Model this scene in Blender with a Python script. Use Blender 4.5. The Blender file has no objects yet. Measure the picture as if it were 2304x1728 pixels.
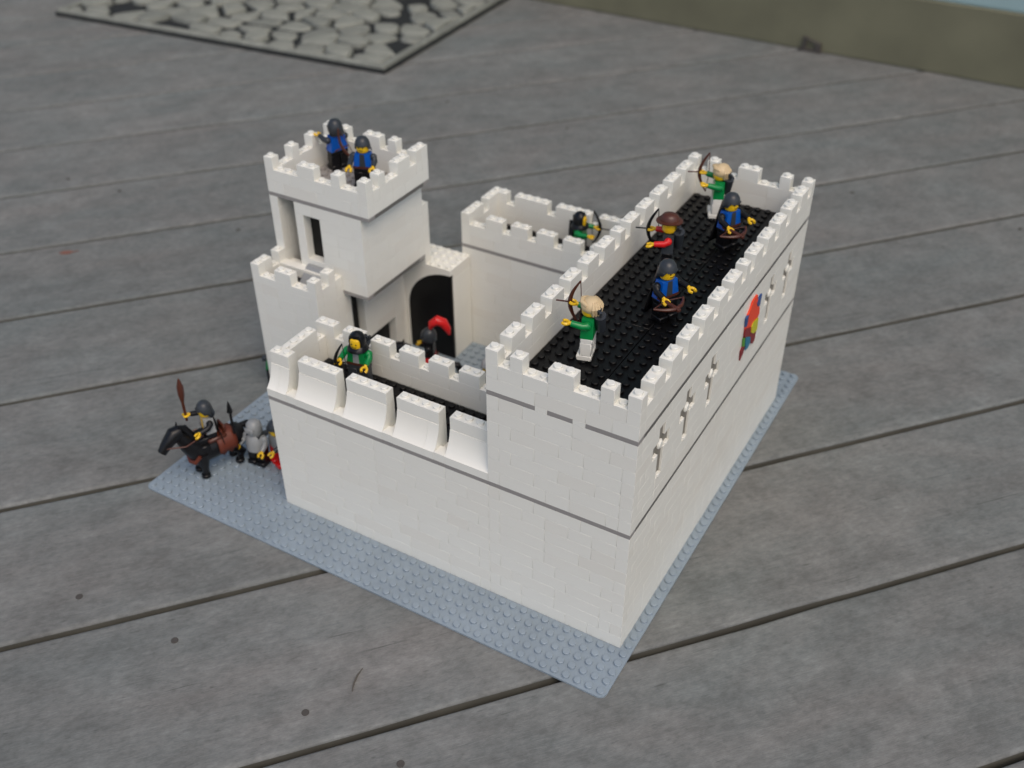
import bpy, math, random
from mathutils import Vector, Matrix, noise

# ---------------------------------------------------------------- scene, camera, light
scn = bpy.context.scene
SC = 0.008                      # one stud pitch of the toy bricks = 8 mm
rnd = random.Random(7)

cam_d = bpy.data.cameras.new("camera"); cam = bpy.data.objects.new("camera", cam_d)
scn.collection.objects.link(cam); scn.camera = cam
r_ = Vector((0.8650705454443259, 0.5016421152053401, -0.0028530084066895694))
u_ = Vector((-0.2961647893077964, 0.5153033155411803, 0.8042070072851488))
d_ = Vector((-0.4048942688887124, 0.6948508338086521, -0.5943424516021854))
cam.matrix_world = Matrix(((r_.x, u_.x, -d_.x, 66.693*SC), (r_.y, u_.y, -d_.y, -45.669*SC),
                           (r_.z, u_.z, -d_.z, 65.816*SC), (0, 0, 0, 1)))
cam_d.sensor_width = 36; cam_d.lens = 36.44
cam_d.clip_start = 0.02; cam_d.clip_end = 100
cam_d.dof.use_dof = True; cam_d.dof.focus_distance = 0.60; cam_d.dof.aperture_fstop = 8.0

w = bpy.data.worlds.new("World"); scn.world = w; w.use_nodes = True
nt = w.node_tree; bg = nt.nodes['Background']
sky = nt.nodes.new('ShaderNodeTexSky'); sky.sky_type = 'NISHITA'; sky.sun_disc = False
SUN_EL, SUN_AZ = math.radians(56), math.radians(-40)     # azimuth measured from +X towards +Y
sky.sun_elevation = SUN_EL; sky.sun_rotation = math.radians(90) - SUN_AZ
sky.air_density = 1.0; sky.dust_density = 3.0; sky.ozone_density = 1.0
nt.links.new(sky.outputs[0], bg.inputs[0]); bg.inputs[1].default_value = 0.12
sd = bpy.data.lights.new("sun", 'SUN'); so = bpy.data.objects.new("sun", sd); scn.collection.objects.link(so)
sd.energy = 0.80; sd.angle = math.radians(45); sd.color = (1.0, 0.84, 0.65)
sv = Vector((math.cos(SUN_EL)*math.cos(SUN_AZ), math.cos(SUN_EL)*math.sin(SUN_AZ), math.sin(SUN_EL)))
so.rotation_euler = sv.to_track_quat('Z', 'Y').to_euler()
scn.view_settings.view_transform = 'Standard'; scn.view_settings.look = 'None'
scn.view_settings.exposure = 0.40; scn.view_settings.gamma = 1

# ---------------------------------------------------------------- materials
def mat(name, col, rough=0.35, var=0.0, tint=None, noise_amt=0.0, nscale=300, bump=0.0, spec=0.5):
    m = bpy.data.materials.new(name); m.use_nodes = True; t = m.node_tree; b = t.nodes['Principled BSDF']
    b.inputs['Roughness'].default_value = rough; b.inputs['Specular IOR Level'].default_value = spec
    b.inputs['Base Color'].default_value = (*col, 1)
    src = None
    if tint:
        geo = t.nodes.new('ShaderNodeNewGeometry'); oi = t.nodes.new('ShaderNodeObjectInfo')
        ad = t.nodes.new('ShaderNodeMath'); ad.operation = 'ADD'
        t.links.new(geo.outputs['Random Per Island'], ad.inputs[0]); t.links.new(oi.outputs['Random'], ad.inputs[1])
        fr = t.nodes.new('ShaderNodeMath'); fr.operation = 'FRACT'; t.links.new(ad.outputs[0], fr.inputs[0])
        pw = t.nodes.new('ShaderNodeMath'); pw.operation = 'POWER'; pw.inputs[1].default_value = 4.5
        t.links.new(fr.outputs[0], pw.inputs[0])
        mx = t.nodes.new('ShaderNodeMix'); mx.data_type = 'RGBA'
        mx.inputs[6].default_value = (*col, 1); mx.inputs[7].default_value = (*tint, 1)
        t.links.new(pw.outputs[0], mx.inputs[0]); src = mx.outputs[2]
    if noise_amt > 0 or bump > 0:
        tc = t.nodes.new('ShaderNodeTexCoord'); n = t.nodes.new('ShaderNodeTexNoise')
        n.inputs['Scale'].default_value = nscale; n.inputs['Detail'].default_value = 5
        t.links.new(tc.outputs['Object'], n.inputs['Vector'])
        if noise_amt > 0:
            mr = t.nodes.new('ShaderNodeMapRange'); mr.inputs[1].default_value = 0.3; mr.inputs[2].default_value = 0.7
            mr.inputs[3].default_value = 1-noise_amt; mr.inputs[4].default_value = 1+noise_amt*0.4
            t.links.new(n.outputs[0], mr.inputs[0])
            hs = t.nodes.new('ShaderNodeVectorMath'); hs.operation = 'SCALE'
            if src: t.links.new(src, hs.inputs[0])
            else: hs.inputs[0].default_value = col
            t.links.new(mr.outputs[0], hs.inputs['Scale']); src = hs.outputs[0]
        if bump > 0:
            bp = t.nodes.new('ShaderNodeBump'); bp.inputs['Strength'].default_value = bump; bp.inputs['Distance'].default_value = 0.001
            t.links.new(n.outputs[0], bp.inputs['Height']); t.links.new(bp.outputs[0], b.inputs['Normal'])
    if src: t.links.new(src, b.inputs['Base Color'])
    return m

WHITE = mat('white_plastic', (0.805, 0.795, 0.725), 0.26, tint=(0.785, 0.765, 0.69), noise_amt=0.02, nscale=60)
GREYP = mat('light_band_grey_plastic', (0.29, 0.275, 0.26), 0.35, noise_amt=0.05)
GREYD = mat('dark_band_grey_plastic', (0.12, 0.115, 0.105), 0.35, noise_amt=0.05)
PLATE = mat('baseplate_grey', (0.255, 0.31, 0.355), 0.38, noise_amt=0.10, nscale=35)
BLACK = mat('black_plastic', (0.0045, 0.0045, 0.005), 0.38, noise_amt=0.2, spec=0.25)
BLKF = mat('black_figure_plastic', (0.006, 0.006, 0.007), 0.3, spec=0.3)
DKGREY = mat('dark_grey_plastic', (0.035, 0.040, 0.046), 0.3, spec=0.35)
LTGREY = mat('light_grey_plastic', (0.27, 0.28, 0.28), 0.35)
SILVER = mat('metallic_grey', (0.35, 0.36, 0.37), 0.25, spec=0.8)
YELLOW = mat('yellow_plastic', (0.75, 0.46, 0.01), 0.3)
GREEN = mat('green_plastic', (0.0, 0.20, 0.045), 0.3)
BLUE = mat('blue_plastic', (0.0, 0.085, 0.42), 0.3)
RED = mat('red_plastic', (0.62, 0.012, 0.012), 0.3)
BROWN = mat('brown_plastic', (0.075, 0.020, 0.010), 0.35)
TAN = mat('tan_hair', (0.62, 0.47, 0.27), 0.4)
RUST = mat('rust_red_cloth', (0.115, 0.022, 0.008), 0.5)
DKRED = mat('dark_red_print', (0.20, 0.008, 0.012), 0.4)
ORANGE = mat('scarlet_print', (0.78, 0.050, 0.008), 0.4)
LIME = mat('yellow_green_print', (0.52, 0.50, 0.01), 0.4)
TEAL = mat('teal_print', (0.01, 0.17, 0.28), 0.4)
NAVY = mat('navy_print', (0.02, 0.06, 0.20), 0.4)
GRNP = mat('green_print', (0.08, 0.28, 0.03), 0.4)
RUBBER = mat('dark_rubber', (0.013, 0.015, 0.015), 0.85, noise_amt=0.3, nscale=60)
STONE = mat('mat_stone_grey', (0.25, 0.26, 0.225), 0.9, tint=(0.19, 0.20, 0.175), noise_amt=0.25, nscale=40, bump=0.5)
STEM = mat('dry_stem', (0.09, 0.08, 0.065), 0.8)
RECESS_SHADE = mat('recess_shade_tan_grey', (0.20, 0.185, 0.155), 0.5)  # darker tone carries the shade inside the cross recesses
OLIVE = mat('olive_paint', (0.160, 0.155, 0.098), 0.7, noise_amt=0.22, nscale=9, bump=0.25)
SIDING = mat('pale_blue_siding', (0.26, 0.37, 0.38), 0.6, noise_amt=0.08, nscale=10)
NAIL = mat('rusty_nail', (0.062, 0.055, 0.048), 0.7)
EARTH = mat('dark_earth', (0.02, 0.018, 0.015), 0.95, noise_amt=0.3, nscale=20)

def wood_mat():
    m = bpy.data.materials.new('weathered_board'); m.use_nodes = True; t = m.node_tree; N = t.nodes; L = t.links
    b = N['Principled BSDF']; b.inputs['Roughness'].default_value = 0.85; b.inputs['Specular IOR Level'].default_value = 0.25
    tc = N.new('ShaderNodeTexCoord'); oi = N.new('ShaderNodeObjectInfo')
    off = N.new('ShaderNodeVectorMath'); off.operation = 'SCALE'; off.inputs[0].default_value = (7.3, 3.1, 5.7)
    L.new(oi.outputs['Random'], off.inputs['Scale'])
    add = N.new('ShaderNodeVectorMath'); add.operation = 'ADD'; L.new(tc.outputs['Object'], add.inputs[0]); L.new(off.outputs[0], add.inputs[1])
    def nz(sx, sy, sc, det=6, dist=0.0, rough=0.6):
        mp = N.new('ShaderNodeMapping'); mp.inputs['Scale'].default_value = (sx, sy, 1); L.new(add.outputs[0], mp.inputs[0])
        n = N.new('ShaderNodeTexNoise'); n.inputs['Scale'].default_value = sc; n.inputs['Detail'].default_value = det
        n.inputs['Distortion'].default_value = dist; n.inputs['Roughness'].default_value = rough
        L.new(mp.outputs[0], n.inputs[0]); return n.outputs[0]
    def rng(s, a, c, lo, hi):
        mr = N.new('ShaderNodeMapRange'); mr.inputs[1].default_value = a; mr.inputs[2].default_value = c
        mr.inputs[3].default_value = lo; mr.inputs[4].default_value = hi; L.new(s, mr.inputs[0]); return mr.outputs[0]
    def mul(a, c):
        k = N.new('ShaderNodeMath'); k.operation = 'MULTIPLY'; L.new(a, k.inputs[0])
        if isinstance(c, float): k.inputs[1].default_value = c
        else: L.new(c, k.inputs[1])
        return k.outputs[0]
    grain = nz(1.0, 16.0, 22, 8, 0.6, 0.7)           # long fibres
    fine = nz(4.0, 30.0, 60, 6, 0.2, 0.75)
    blotch = nz(1.0, 1.5, 14, 6, 0.4, 0.6)
    big = nz(1.0, 1.0, 4.5, 3, 0.0, 0.5)
    pits = nz(2.0, 9.0, 45, 3, 0.3, 0.5)
    v = mul(rng(grain, .3, .7, .92, 1.06), rng(fine, .3, .7, .86, 1.12))
    v = mul(v, rng(blotch, .3, .68, .88, 1.08)); v = mul(v, rng(big, .35, .65, .94, 1.05)); v = mul(v, rng(pits, .22, .34, .70, 1.0))
    mott = nz(1.0, 1.3, 42, 4, 0.2, 0.6); v = mul(v, rng(mott, .3, .7, .84, 1.13)); speck = nz(1.0, 1.6, 150, 3, 0.0, 0.7); v = mul(v, rng(speck, .3, .7, .84, 1.15))
    crack = nz(0.7, 26.0, 16, 3, 0.3, 0.5); v = mul(v, rng(crack, .70, .76, 1.0, .62))
    sx = N.new('ShaderNodeSeparateXYZ'); L.new(tc.outputs['Object'], sx.inputs[0])
    ab = N.new('ShaderNodeMath'); ab.operation = 'ABSOLUTE'; L.new(sx.outputs[1], ab.inputs[0])
    v = mul(v, rng(ab.outputs[0], .050, .062, 1.0, 1.02))
    v = mul(v, rng(oi.outputs['Random'], 0, 1, .98, 1.02))
    ramp = N.new('ShaderNodeValToRGB'); e = ramp.color_ramp.elements
    e[0].position = 0.30; e[0].color = (0.160, 0.174, 0.168, 1); e[1].position = 0.70; e[1].color = (0.190, 0.187, 0.176, 1)
    L.new(nz(1.0, 2.0, 6, 5, 0.3), ramp.inputs[0])
    sc = N.new('ShaderNodeVectorMath'); sc.operation = 'SCALE'; L.new(ramp.outputs[0], sc.inputs[0]); L.new(v, sc.inputs['Scale'])
    L.new(sc.outputs[0], b.inputs['Base Color'])
    bp = N.new('ShaderNodeBump'); bp.inputs['Strength'].default_value = 0.5; bp.inputs['Distance'].default_value = 0.0012
    L.new(mul(grain, fine), bp.inputs['Height']); L.new(bp.outputs[0], b.inputs['Normal'])
    return m
WOOD = wood_mat()
GAP_SHADE = mat('gap_shade_board_edge', (0.085, 0.083, 0.068), 0.95, noise_amt=0.3, nscale=25)  # dark colour stands for the shadow in the gaps between boards

# ---------------------------------------------------------------- mesh helpers (all lengths in studs)
class MB:
    def __init__(s): s.v = []; s.f = []
    def add(s, vs, fs):
        o = len(s.v); s.v += [tuple(a) for a in vs]; s.f += [tuple(i+o for i in f) for f in fs]; return s
    def box(s, x0, y0, z0, x1, y1, z1, b=0.0):
        if b <= 0:
            vs = [(x, y, z) for x in (x0, x1) for y in (y0, y1) for z in (z0, z1)]
            return s.add(vs, [(0,1,3,2),(4,6,7,5),(0,4,5,1),(2,3,7,6),(0,2,6,4),(1,5,7,3)])
        X = (x0, x1); Y = (y0, y1); Z = (z0, z1); vs = []; ix = {}
        for i in (0, 1):
            for j in (0, 1):
                for k in (0, 1):
                    c = [X[i], Y[j], Z[k]]; sg = (b if i == 0 else -b, b if j == 0 else -b, b if k == 0 else -b)
                    for a in range(3):
                        p = [c[q]+(sg[q] if q != a else 0) for q in range(3)]
                        ix[(i, j, k, a)] = len(vs); vs.append(p)
        fs = []
        for a in range(3):
            b1, b2 = [q for q in range(3) if q != a]
            for sd_ in (0, 1):
                loop = []
                for (p, q) in ((0,0),(1,0),(1,1),(0,1)):
                    ijk = [0,0,0]; ijk[a] = sd_; ijk[b1] = p; ijk[b2] = q; loop.append(ix[(*ijk, a)])
                flip = (sd_ == 1) == (a != 1)
                fs.append(tuple(loop if flip else loop[::-1]))
        for a in range(3):                       # edges parallel to axis a
            b1, b2 = [q for q in range(3) if q != a]
            for p in (0, 1):
                for q in (0, 1):
                    e = []
                    for t_ in (0, 1):
                        ijk = [0,0,0]; ijk[a] = t_; ijk[b1] = p; ijk[b2] = q
                        e.append((ix[(*ijk, b1)], ix[(*ijk, b2)]))
                    quad = (e[0][0], e[0][1], e[1][1], e[1][0])
                    fs.append(quad)
        for i in (0, 1):
            for j in (0, 1):
                for k in (0, 1): fs.append((ix[(i,j,k,0)], ix[(i,j,k,1)], ix[(i,j,k,2)]))
        return s.add(vs, fs)
    def cyl(s, x, y, z0, z1, r, n=12, bev=0.0, r1=None, bottom=False):
        r1 = r if r1 is None else r1
        rings = [(z0, r), (z1-bev, r1), (z1, r1-bev)] if bev > 0 else [(z0, r), (z1, r1)]
        return s.lathe([(rr, zz) for zz, rr in rings], (x, y, 0), n, bottom)
    def lathe(s, prof, org=(0,0,0), n=16, bottom=True, top=True, M=None):
        vs = []; fs = []
        for (r, z) in prof:
            for i in range(n):
                a = 2*math.pi*i/n; p = Vector((r*math.cos(a), r*math.sin(a), z))
                if M: p = M @ p
                vs.append((p.x+org[0], p.y+org[1], p.z+org[2]))
        for k in range(len(prof)-1):
            for i in range(n):
                j = (i+1) % n; fs.append((k*n+i, k*n+j, (k+1)*n+j, (k+1)*n+i))
        if top: fs.append(tuple((len(prof)-1)*n+i for i in range(n)))
        if bottom: fs.append(tuple(reversed(range(n))))
        return s.add(vs, fs)
    def stud(s, x, y, z, n=14): return s.cyl(x, y, z-0.01, z+0.21, 0.30, n, 0.03)
    def prism(s, poly, a0, a1, axis='y'):         # poly in the two other axes, extruded along axis
        n = len(poly)
        def P(p, a):
            return (p[0], a, p[1]) if axis == 'y' else (a, p[0], p[1]) if axis == 'x' else (p[0], p[1], a)
        vs = [P(p, a0) for p in poly]+[P(p, a1) for p in poly]
        fs = [(i, (i+1) % n, n+(i+1) % n, n+i) for i in range(n)]+[tuple(reversed(range(n))), tuple(range(n, 2*n))]
        return s.add(vs, fs)
    def tube(s, pts, r, n=8):
        pts = [Vector(p) for p in pts]; vs = []; fs = []
        R = r if isinstance(r, (list, tuple)) else [r]*len(pts)
        up = Vector((0.13, 0.21, 0.97))
        for i, p in enumerate(pts):
            t_ = (pts[min(i+1, len(pts)-1)]-pts[max(i-1, 0)]).normalized()
            a = t_.cross(up); a = (a if a.length > .05 else t_.cross(Vector((1, 0, 0)))).normalized(); c = t_.cross(a)
            for k in range(n):
                q = 2*math.pi*k/n; vs.append(p+(a*math.cos(q)+c*math.sin(q))*R[i])
        for i in range(len(pts)-1):
            for k in range(n):
                j = (k+1) % n; fs.append((i*n+k, i*n+j, (i+1)*n+j, (i+1)*n+k))
        fs += [tuple(reversed(range(n))), tuple((len(pts)-1)*n+k for k in range(n))]
        return s.add(vs, fs)
    def ball(s, c, rx, ry=None, rz=None, n=14, m=8, M=None):
        ry = ry or rx; rz = rz or rx; vs = []; fs = []
        for i in range(1, m):
            for k in range(n):
                a = math.pi*i/m; q = 2*math.pi*k/n
                p = Vector((rx*math.sin(a)*math.cos(q), ry*math.sin(a)*math.sin(q), rz*math.cos(a)))
                if M: p = M @ p
                vs.append((p.x+c[0], p.y+c[1], p.z+c[2]))
        T = Vector((0, 0, rz)); B = -T
        if M: T = M @ T; B = M @ B
        vs += [T+Vector(c), B+Vector(c)]
        for i in range(m-2):
            for k in range(n):
                j = (k+1) % n; fs.append((i*n+k, (i+1)*n+k, (i+1)*n+j, i*n+j))
        for k in range(n):
            j = (k+1) % n; fs.append((len(vs)-2, k, j)); fs.append((len(vs)-1, (m-2)*n+j, (m-2)*n+k))
        return s.add(vs, fs)
    def mesh(s, name, m, smooth=False):
        me = bpy.data.meshes.new(name); me.from_pydata([(a*SC, b*SC, c*SC) for a, b, c in s.v], [], s.f)
        import bmesh
        bm = bmesh.new(); bm.from_mesh(me); bmesh.ops.recalc_face_normals(bm, faces=bm.faces); bm.to_mesh(me); bm.free()
        me.materials.append(m)
        if smooth:
            me.polygons.foreach_set('use_smooth', [True]*len(me.polygons))
            me.set_sharp_from_angle(angle=math.radians(38))
        return me
    def build(s, name, m, parent=None, smooth=False, **props):
        return link(name, s.mesh(name, m, smooth), parent, **props)
def link(name, me, parent=None, loc=None, **props):
    o = bpy.data.objects.new(name, me); scn.collection.objects.link(o)
    if parent: o.parent = parent
    if loc: o.location = [c*SC for c in loc]
    for k, v in props.items(): o[k] = v
    return o
def thing(name, label, cat, loc=(0,0,0), rot=0.0, group=None):
    o = link(name, None, None, loc, label=label, category=cat); o.rotation_euler = (0, 0, rot)
    o.empty_display_size = 0.01
    if group: o['group'] = group
    return o

# ---------------------------------------------------------------- the setting: ground, deck boards, house wall
g = MB(); g.box(-2500, -2500, -60, 2500, 2500, -58); g.build('ground', EARTH, kind='structure')
deck = link('deck', None, None, kind='structure', label='weathered grey wooden deck of wide boards under the castle')
ANG = math.radians(49); T = Vector((math.cos(ANG), math.sin(ANG), 0)); NN = Vector((-math.sin(ANG), math.cos(ANG), 0))
PITCH, GAPW, DZ = 17.2, 0.60, -0.2
def board_mesh(seed):
    rr = random.Random(seed); hw = (PITCH-GAPW)/2; L0, L1 = -330, 330; n = 110
    sec = [(-hw, -3.2), (-hw, -0.25), (-hw+.06, -0.10), (-hw+.22, 0.0), (-hw+.40, 0.0), (0, 0.0), (hw-.40, 0.0), (hw-.22, 0.0), (hw-.06, -0.10), (hw, -0.25), (hw, -3.2)]
    m_ = MB(); vs = []; fs = []; k = len(sec)
    for i in range(n+1):
        x = L0+(L1-L0)*i/n
        for (y, z) in sec:
            e = 0.10*noise.noise((x*0.11, seed*9.1+(5 if y > 0 else 0), z))+0.05*noise.noise((x*0.6, seed*3.3, y))
            vs.append((x, y+(e if abs(y) > hw-1 else 0), z+(0.03*noise.noise((x*.2, y, seed)) if z > -1 else 0)))
    for i in range(n):
        for j in range(k-1): fs.append((i*k+j, i*k+j+1, (i+1)*k+j+1, (i+1)*k+j))
    m_.add(vs, fs); me = m_.mesh('board', WOOD, smooth=True); me.materials.append(GAP_SHADE)
    for p_ in me.polygons:                     # gap shadow painted onto the sides of the boards
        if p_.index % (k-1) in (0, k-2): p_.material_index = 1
    return me
bmeshes = [board_mesh(i) for i in range(4)]
nail_me = MB().lathe([(0.30, -0.2), (0.30, 0.06), (0.22, 0.075), (0.0001, 0.05)], (0,0,0), 12, bottom=False, top=False).mesh('nail', NAIL)
dent_me = MB().lathe([(0.30, 0.0), (0.30, 0.045), (0.2, 0.05), (0.0001, 0.05)], (0,0,0), 12, bottom=False, top=False).mesh('nail', NAIL)
for k in range(-5, 14):
    offc = 1.3+PITCH*(k+0.5); c = NN*offc+T*(20+rnd.uniform(-25, 25))
    b = link('board', bmeshes[k % 4], deck, (c.x, c.y, DZ)); b.rotation_euler = (0, 0, ANG)
    for jy in (-12, 43.5, 96):
        for sgn in (-1, 1):
            offn = offc+sgn*(PITCH/2-3.5)+rnd.uniform(-.4, .4); yy = jy+rnd.uniform(-.7, .7)
            # point with given offset and y
            px = (NN.y*yy-offn)/(-NN.x)
            lx = (px-c.x)*T.x+(yy-c.y)*T.y; ly = (px-c.x)*NN.x+(yy-c.y)*NN.y
            if -160 < px < 120 and (jy < 0 or rnd.random() < .35) and not (0 < px < 48 and 0 < yy < 48):
                link('nail', nail_me if rnd.random() < .5 else dent_me, b, (lx, ly, 0.0))

house = thing('house_wall', 'house wall with olive base board and pale blue siding behind the deck', 'wall', (0, 152, 0))
house.rotation_euler = (0, 0, math.radians(-2.2))
HX0, HX1 = -330, 260
MB().box(HX0, 0, -0.1, HX1, 3, 12.0, 0.12).build('base_board', OLIVE, house)
MB().box(HX0, 2.5, 12.0, HX1, 6, 300).build('wall_core', SIDING, house)
sb = MB().prism([(2.45, 12.05), (0.9, 12.05), (0.85, 12.4), (2.3, 25.9), (2.45, 25.9)], HX0, HX1, 'x').mesh('siding_board', SIDING)
for i in range(20): link('siding_board', sb, house, (0, 0, 13.8*i))
lc = thing('door_catch', 'small dark metal catch at the foot of the olive base board', 'catch', (17.5, 150.9, -.1), math.radians(-2.2))
MB().box(-2.2, -.4, 0, 2.2, .4, .35, .05).box(-1.6, -.25, .3, -.9, .25, 2.6, .08).box(.8, -.3, .3, 2.0, .3, 1.7, .08).build('bracket', NAIL, lc)
MB().tube([(-1.25, 0, 2.4), (-.2, -.1, 2.0), (1.4, 0, 1.6)], .22).build('pin', NAIL, lc)

LEAFM = mat('dead_leaf_red', (0.20, 0.085, 0.06), 0.8)
lf = thing('dead_leaf', 'tiny reddish dead leaf lying on the deck at the far left', 'leaf', (-42.68, 27.51, -.16), 0.7)
MB().prism([(-1.0, 0), (-.4, .42), (.3, .38), (.95, 0), (.3, -.45), (-.5, -.36)], 0, .05, 'z').build('blade', LEAFM, lf)
MB().tube([(.9, 0, .03), (1.5, .1, .08)], .05, 6).build('stalk', LEAFM, lf)
tag_ = thing('twig', 'thin dark curved twig lying on the front deck board', 'twig', (30.68, -7.795, -.12), 1.868)
MB().tube([(-1.1, 0, 0), (-.4, .12, .05), (.4, .10, .04), (1.1, -.05, 0)], [.04, .08, .08, .03], 6).build('stem', STEM, tag_)

# ---------------------------------------------------------------- doormat of moulded stones
mat_t = thing('doormat', 'grey green rubber doormat moulded like flat pebbles with a raised border', 'doormat', (-45, 101, DZ), math.radians(4))
MW, MD = 80, 52
MB().box(-MW, 0, 0, 0, MD, 0.75, 0.2).build('mat_base', RUBBER, mat_t)
bd = MB()
for (a, c, e, f) in ((-MW+.35, .35, -.35, 1.7), (-MW+.35, MD-1.7, -.35, MD-.35), (-MW+.35, 1.72, -MW+1.8, MD-1.72), (-1.8, 1.72, -.35, MD-1.72)):
    bd.box(a, c, .6, e, f, 1.35, .16)
bd.build('border', STONE, mat_t)
rs = random.Random(31); seeds = []
tries = 0
while tries < 9000:
    tries += 1; p = (rs.uniform(-MW+2.2, -2.2), rs.uniform(2.2, MD-2.2))
    if all(math.hypot((p[0]-q[0])/1.25, p[1]-q[1]) > 4.3 for q in seeds): seeds.append(p)
def clip(poly, px, py, nx, ny):
    out = []
    for i in range(len(poly)):
        a = poly[i]; c = poly[(i+1) % len(poly)]
        da = (a[0]-px)*nx+(a[1]-py)*ny; dc = (c[0]-px)*nx+(c[1]-py)*ny
        if da <= 0: out.append(a)
        if da*dc < 0:
            t_ = da/(da-dc); out.append((a[0]+(c[0]-a[0])*t_, a[1]+(c[1]-a[1])*t_))
    return out
for p in seeds:
    if rs.random() < 0.05: continue
    poly = [(-MW+2.1, 2.0), (-2.1, 2.0), (-2.1, MD-2.0), (-MW+2.1, MD-2.0)]
    for q in seeds:
        if q is p or abs(q[0]-p[0])+abs(q[1]-p[1]) > 22: continue
        mx, my = (p[0]+q[0])/2, (p[1]+q[1])/2; d = math.hypot(q[0]-p[0], q[1]-p[1]); nx, ny = (q[0]-p[0])/d, (q[1]-p[1])/d
        gp = rs.choice((.08, .15, .3, .55, 1.0)); poly = clip(poly, mx-nx*gp, my-ny*gp, nx, ny)
        if len(poly) < 3: break
    if len(poly) < 3: continue
    # round the corners by two rounds of corner cutting
    for _ in range(2):
        poly = [pt for i in range(len(poly)) for a, c in [(poly[i], poly[(i+1) % len(poly)])] for pt in
                ((a[0]*.78+c[0]*.22, a[1]*.78+c[1]*.22), (a[0]*.22+c[0]*.78, a[1]*.22+c[1]*.78))]
    cx = sum(a for a, _ in poly)/len(poly); cy = sum(c for _, c in poly)/len(poly)
    h = rs.uniform(1.15, 1.9); n = len(poly); vs = []; tx, ty = rs.uniform(-.03, .03), rs.uniform(-.03, .03)
    for s_, z in ((1.0, .6), (1.0, h-.35), (.93, h-.08), (.80, h)):
        vs += [((a-cx)*s_, (c-cy)*s_, z+(tx*(a-cx)+ty*(c-cy) if z > .7 else 0)) for a, c in poly]
    fs = [(k*n+i, k*n+(i+1) % n, (k+1)*n+(i+1) % n, (k+1)*n+i) for k in range(3) for i in range(n)]+[tuple(3*n+i for i in range(n))]
    link('stone', MB().add(vs, fs).mesh('stone', STONE, smooth=True), mat_t, (cx, cy, 0))

# ---------------------------------------------------------------- baseplate
bpz = thing('baseplate', 'large square grey studded baseplate lying under the white castle', 'baseplate', (24, 24, 0))
def rrect(x0, y0, x1, y1, r, n=5):
    P = []
    for cx, cy, a0 in ((x1-r, y1-r, 0), (x0+r, y1-r, 90), (x0+r, y0+r, 180), (x1-r, y0+r, 270)):
        for i in range(n+1):
            a = math.radians(a0+90*i/n); P.append((cx+r*math.cos(a), cy+r*math.sin(a)))
    return P
MB().prism(rrect(-24, -24, 24, 24, .6), -0.17, 0.0, 'z').build('slab', PLATE, bpz)
st = MB()
def covered(x, y):
    return (47 > x > 13 and 12.9 > y > 5) or (47 > x > 35 and 43 > y > 5) or (35 > x > 13 and y > 36 and y < 43) or (8 > x and 22 > y > 18) or (x < 9 and 22 < y < 32)
for i in range(48):
    for j in range(48):
        if not covered(i+.5, j+.5): st.cyl(i+.5-24, j+.5-24, -0.005, 0.21, 0.30, 12, 0.03)
st.build('studs', PLATE, bpz, smooth=True, kind='stuff')

# ---------------------------------------------------------------- the castle
castle = thing('toy_castle', 'white toy brick castle with battlements, square tower and long keep on a grey baseplate', 'castle', (24, 24, 0))
OX, OY = 24, 24
def part(name, mb, m, smooth=False, **k):
    mb.v = [(x-OX, y-OY, z) for x, y, z in mb.v]
    return mb.build(name, m, castle, smooth, **k)
G = 0.007; BV = 0.010
_brick = {}
def brick_mesh(nx, ny, h, m, studs=False, name='brick'):
    key = (nx, ny, round(h, 2), m.name, studs, name)
    if key not in _brick:
        b = MB().box(-nx/2+G, -ny/2+G, G*.5, nx/2-G, ny/2-G, h-G*.5, BV)
        if studs:
            for i in range(nx):
                for j in range(ny): b.stud(-nx/2+i+.5, -ny/2+j+.5, h)
        _brick[key] = b.mesh(name, m, smooth=True)
    return _brick[key]
sections = {}
class Section:                     # joined brickwork of one part of the castle + the single bricks one can pick out
    def __init__(s, name): s.name = name; s.mb = MB(); s.gm = MB(); s.hm = MB(); s.kids = []
    def brick(s, x0, y0, z, nx, ny, h, studs=False, single=None, m=WHITE, name='brick'):
        if single: s.kids.append((single if isinstance(single, str) else name, brick_mesh(nx, ny, h, m, studs, single if isinstance(single, str) else name), (x0+nx/2, y0+ny/2, z)))
        else:
            t_ = s.mb if m is WHITE else s.gm
            t_.box(x0+G, y0+G, z+G*.5, x0+nx-G, y0+ny-G, z+h-G*.5, BV)
            if studs:
                for i in range(nx):
                    for j in range(ny): t_.stud(x0+i+.5, y0+j+.5, z+h)
    def done(s, label=None):
        o = part(s.name, s.mb, WHITE, smooth=True)
        if s.gm.v: part('grey_brickwork', s.gm, GREYP, smooth=True)
        if s.hm.v: part('cross_backing', s.hm, GREYD)
        for nm, me, loc in s.kids: link(nm, me, o, (loc[0]-OX, loc[1]-OY, loc[2]))
        return o
def run(sec, axis, fixed, a0, a1, z, h, skip=(), studs=False, single=None, m=WHITE, seed=0, lens=(2, 3, 4, 4), name='brick'):
    rr = random.Random(seed*131+int(z*10)*7+int(fixed)); a = a0
    while a < a1:
        if a in skip: a += 1; continue
        n = rr.choice(lens) if a > a0 else rr.choice((1, 2, 3, 4))
        if m is not WHITE: n = 6
        n = min(n, a1-a)
        for q in range(1, n):
            if a+q in skip: n = q; break
        if n == 5: n = 4
        sg = single(a) if callable(single) else single
        if axis == 'x': sec.brick(a, fixed, z, n, 1, h, studs, sg, m, name)
        else: sec.brick(fixed, a, z, 1, n, h, studs, sg, m, name)
        a += n
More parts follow.
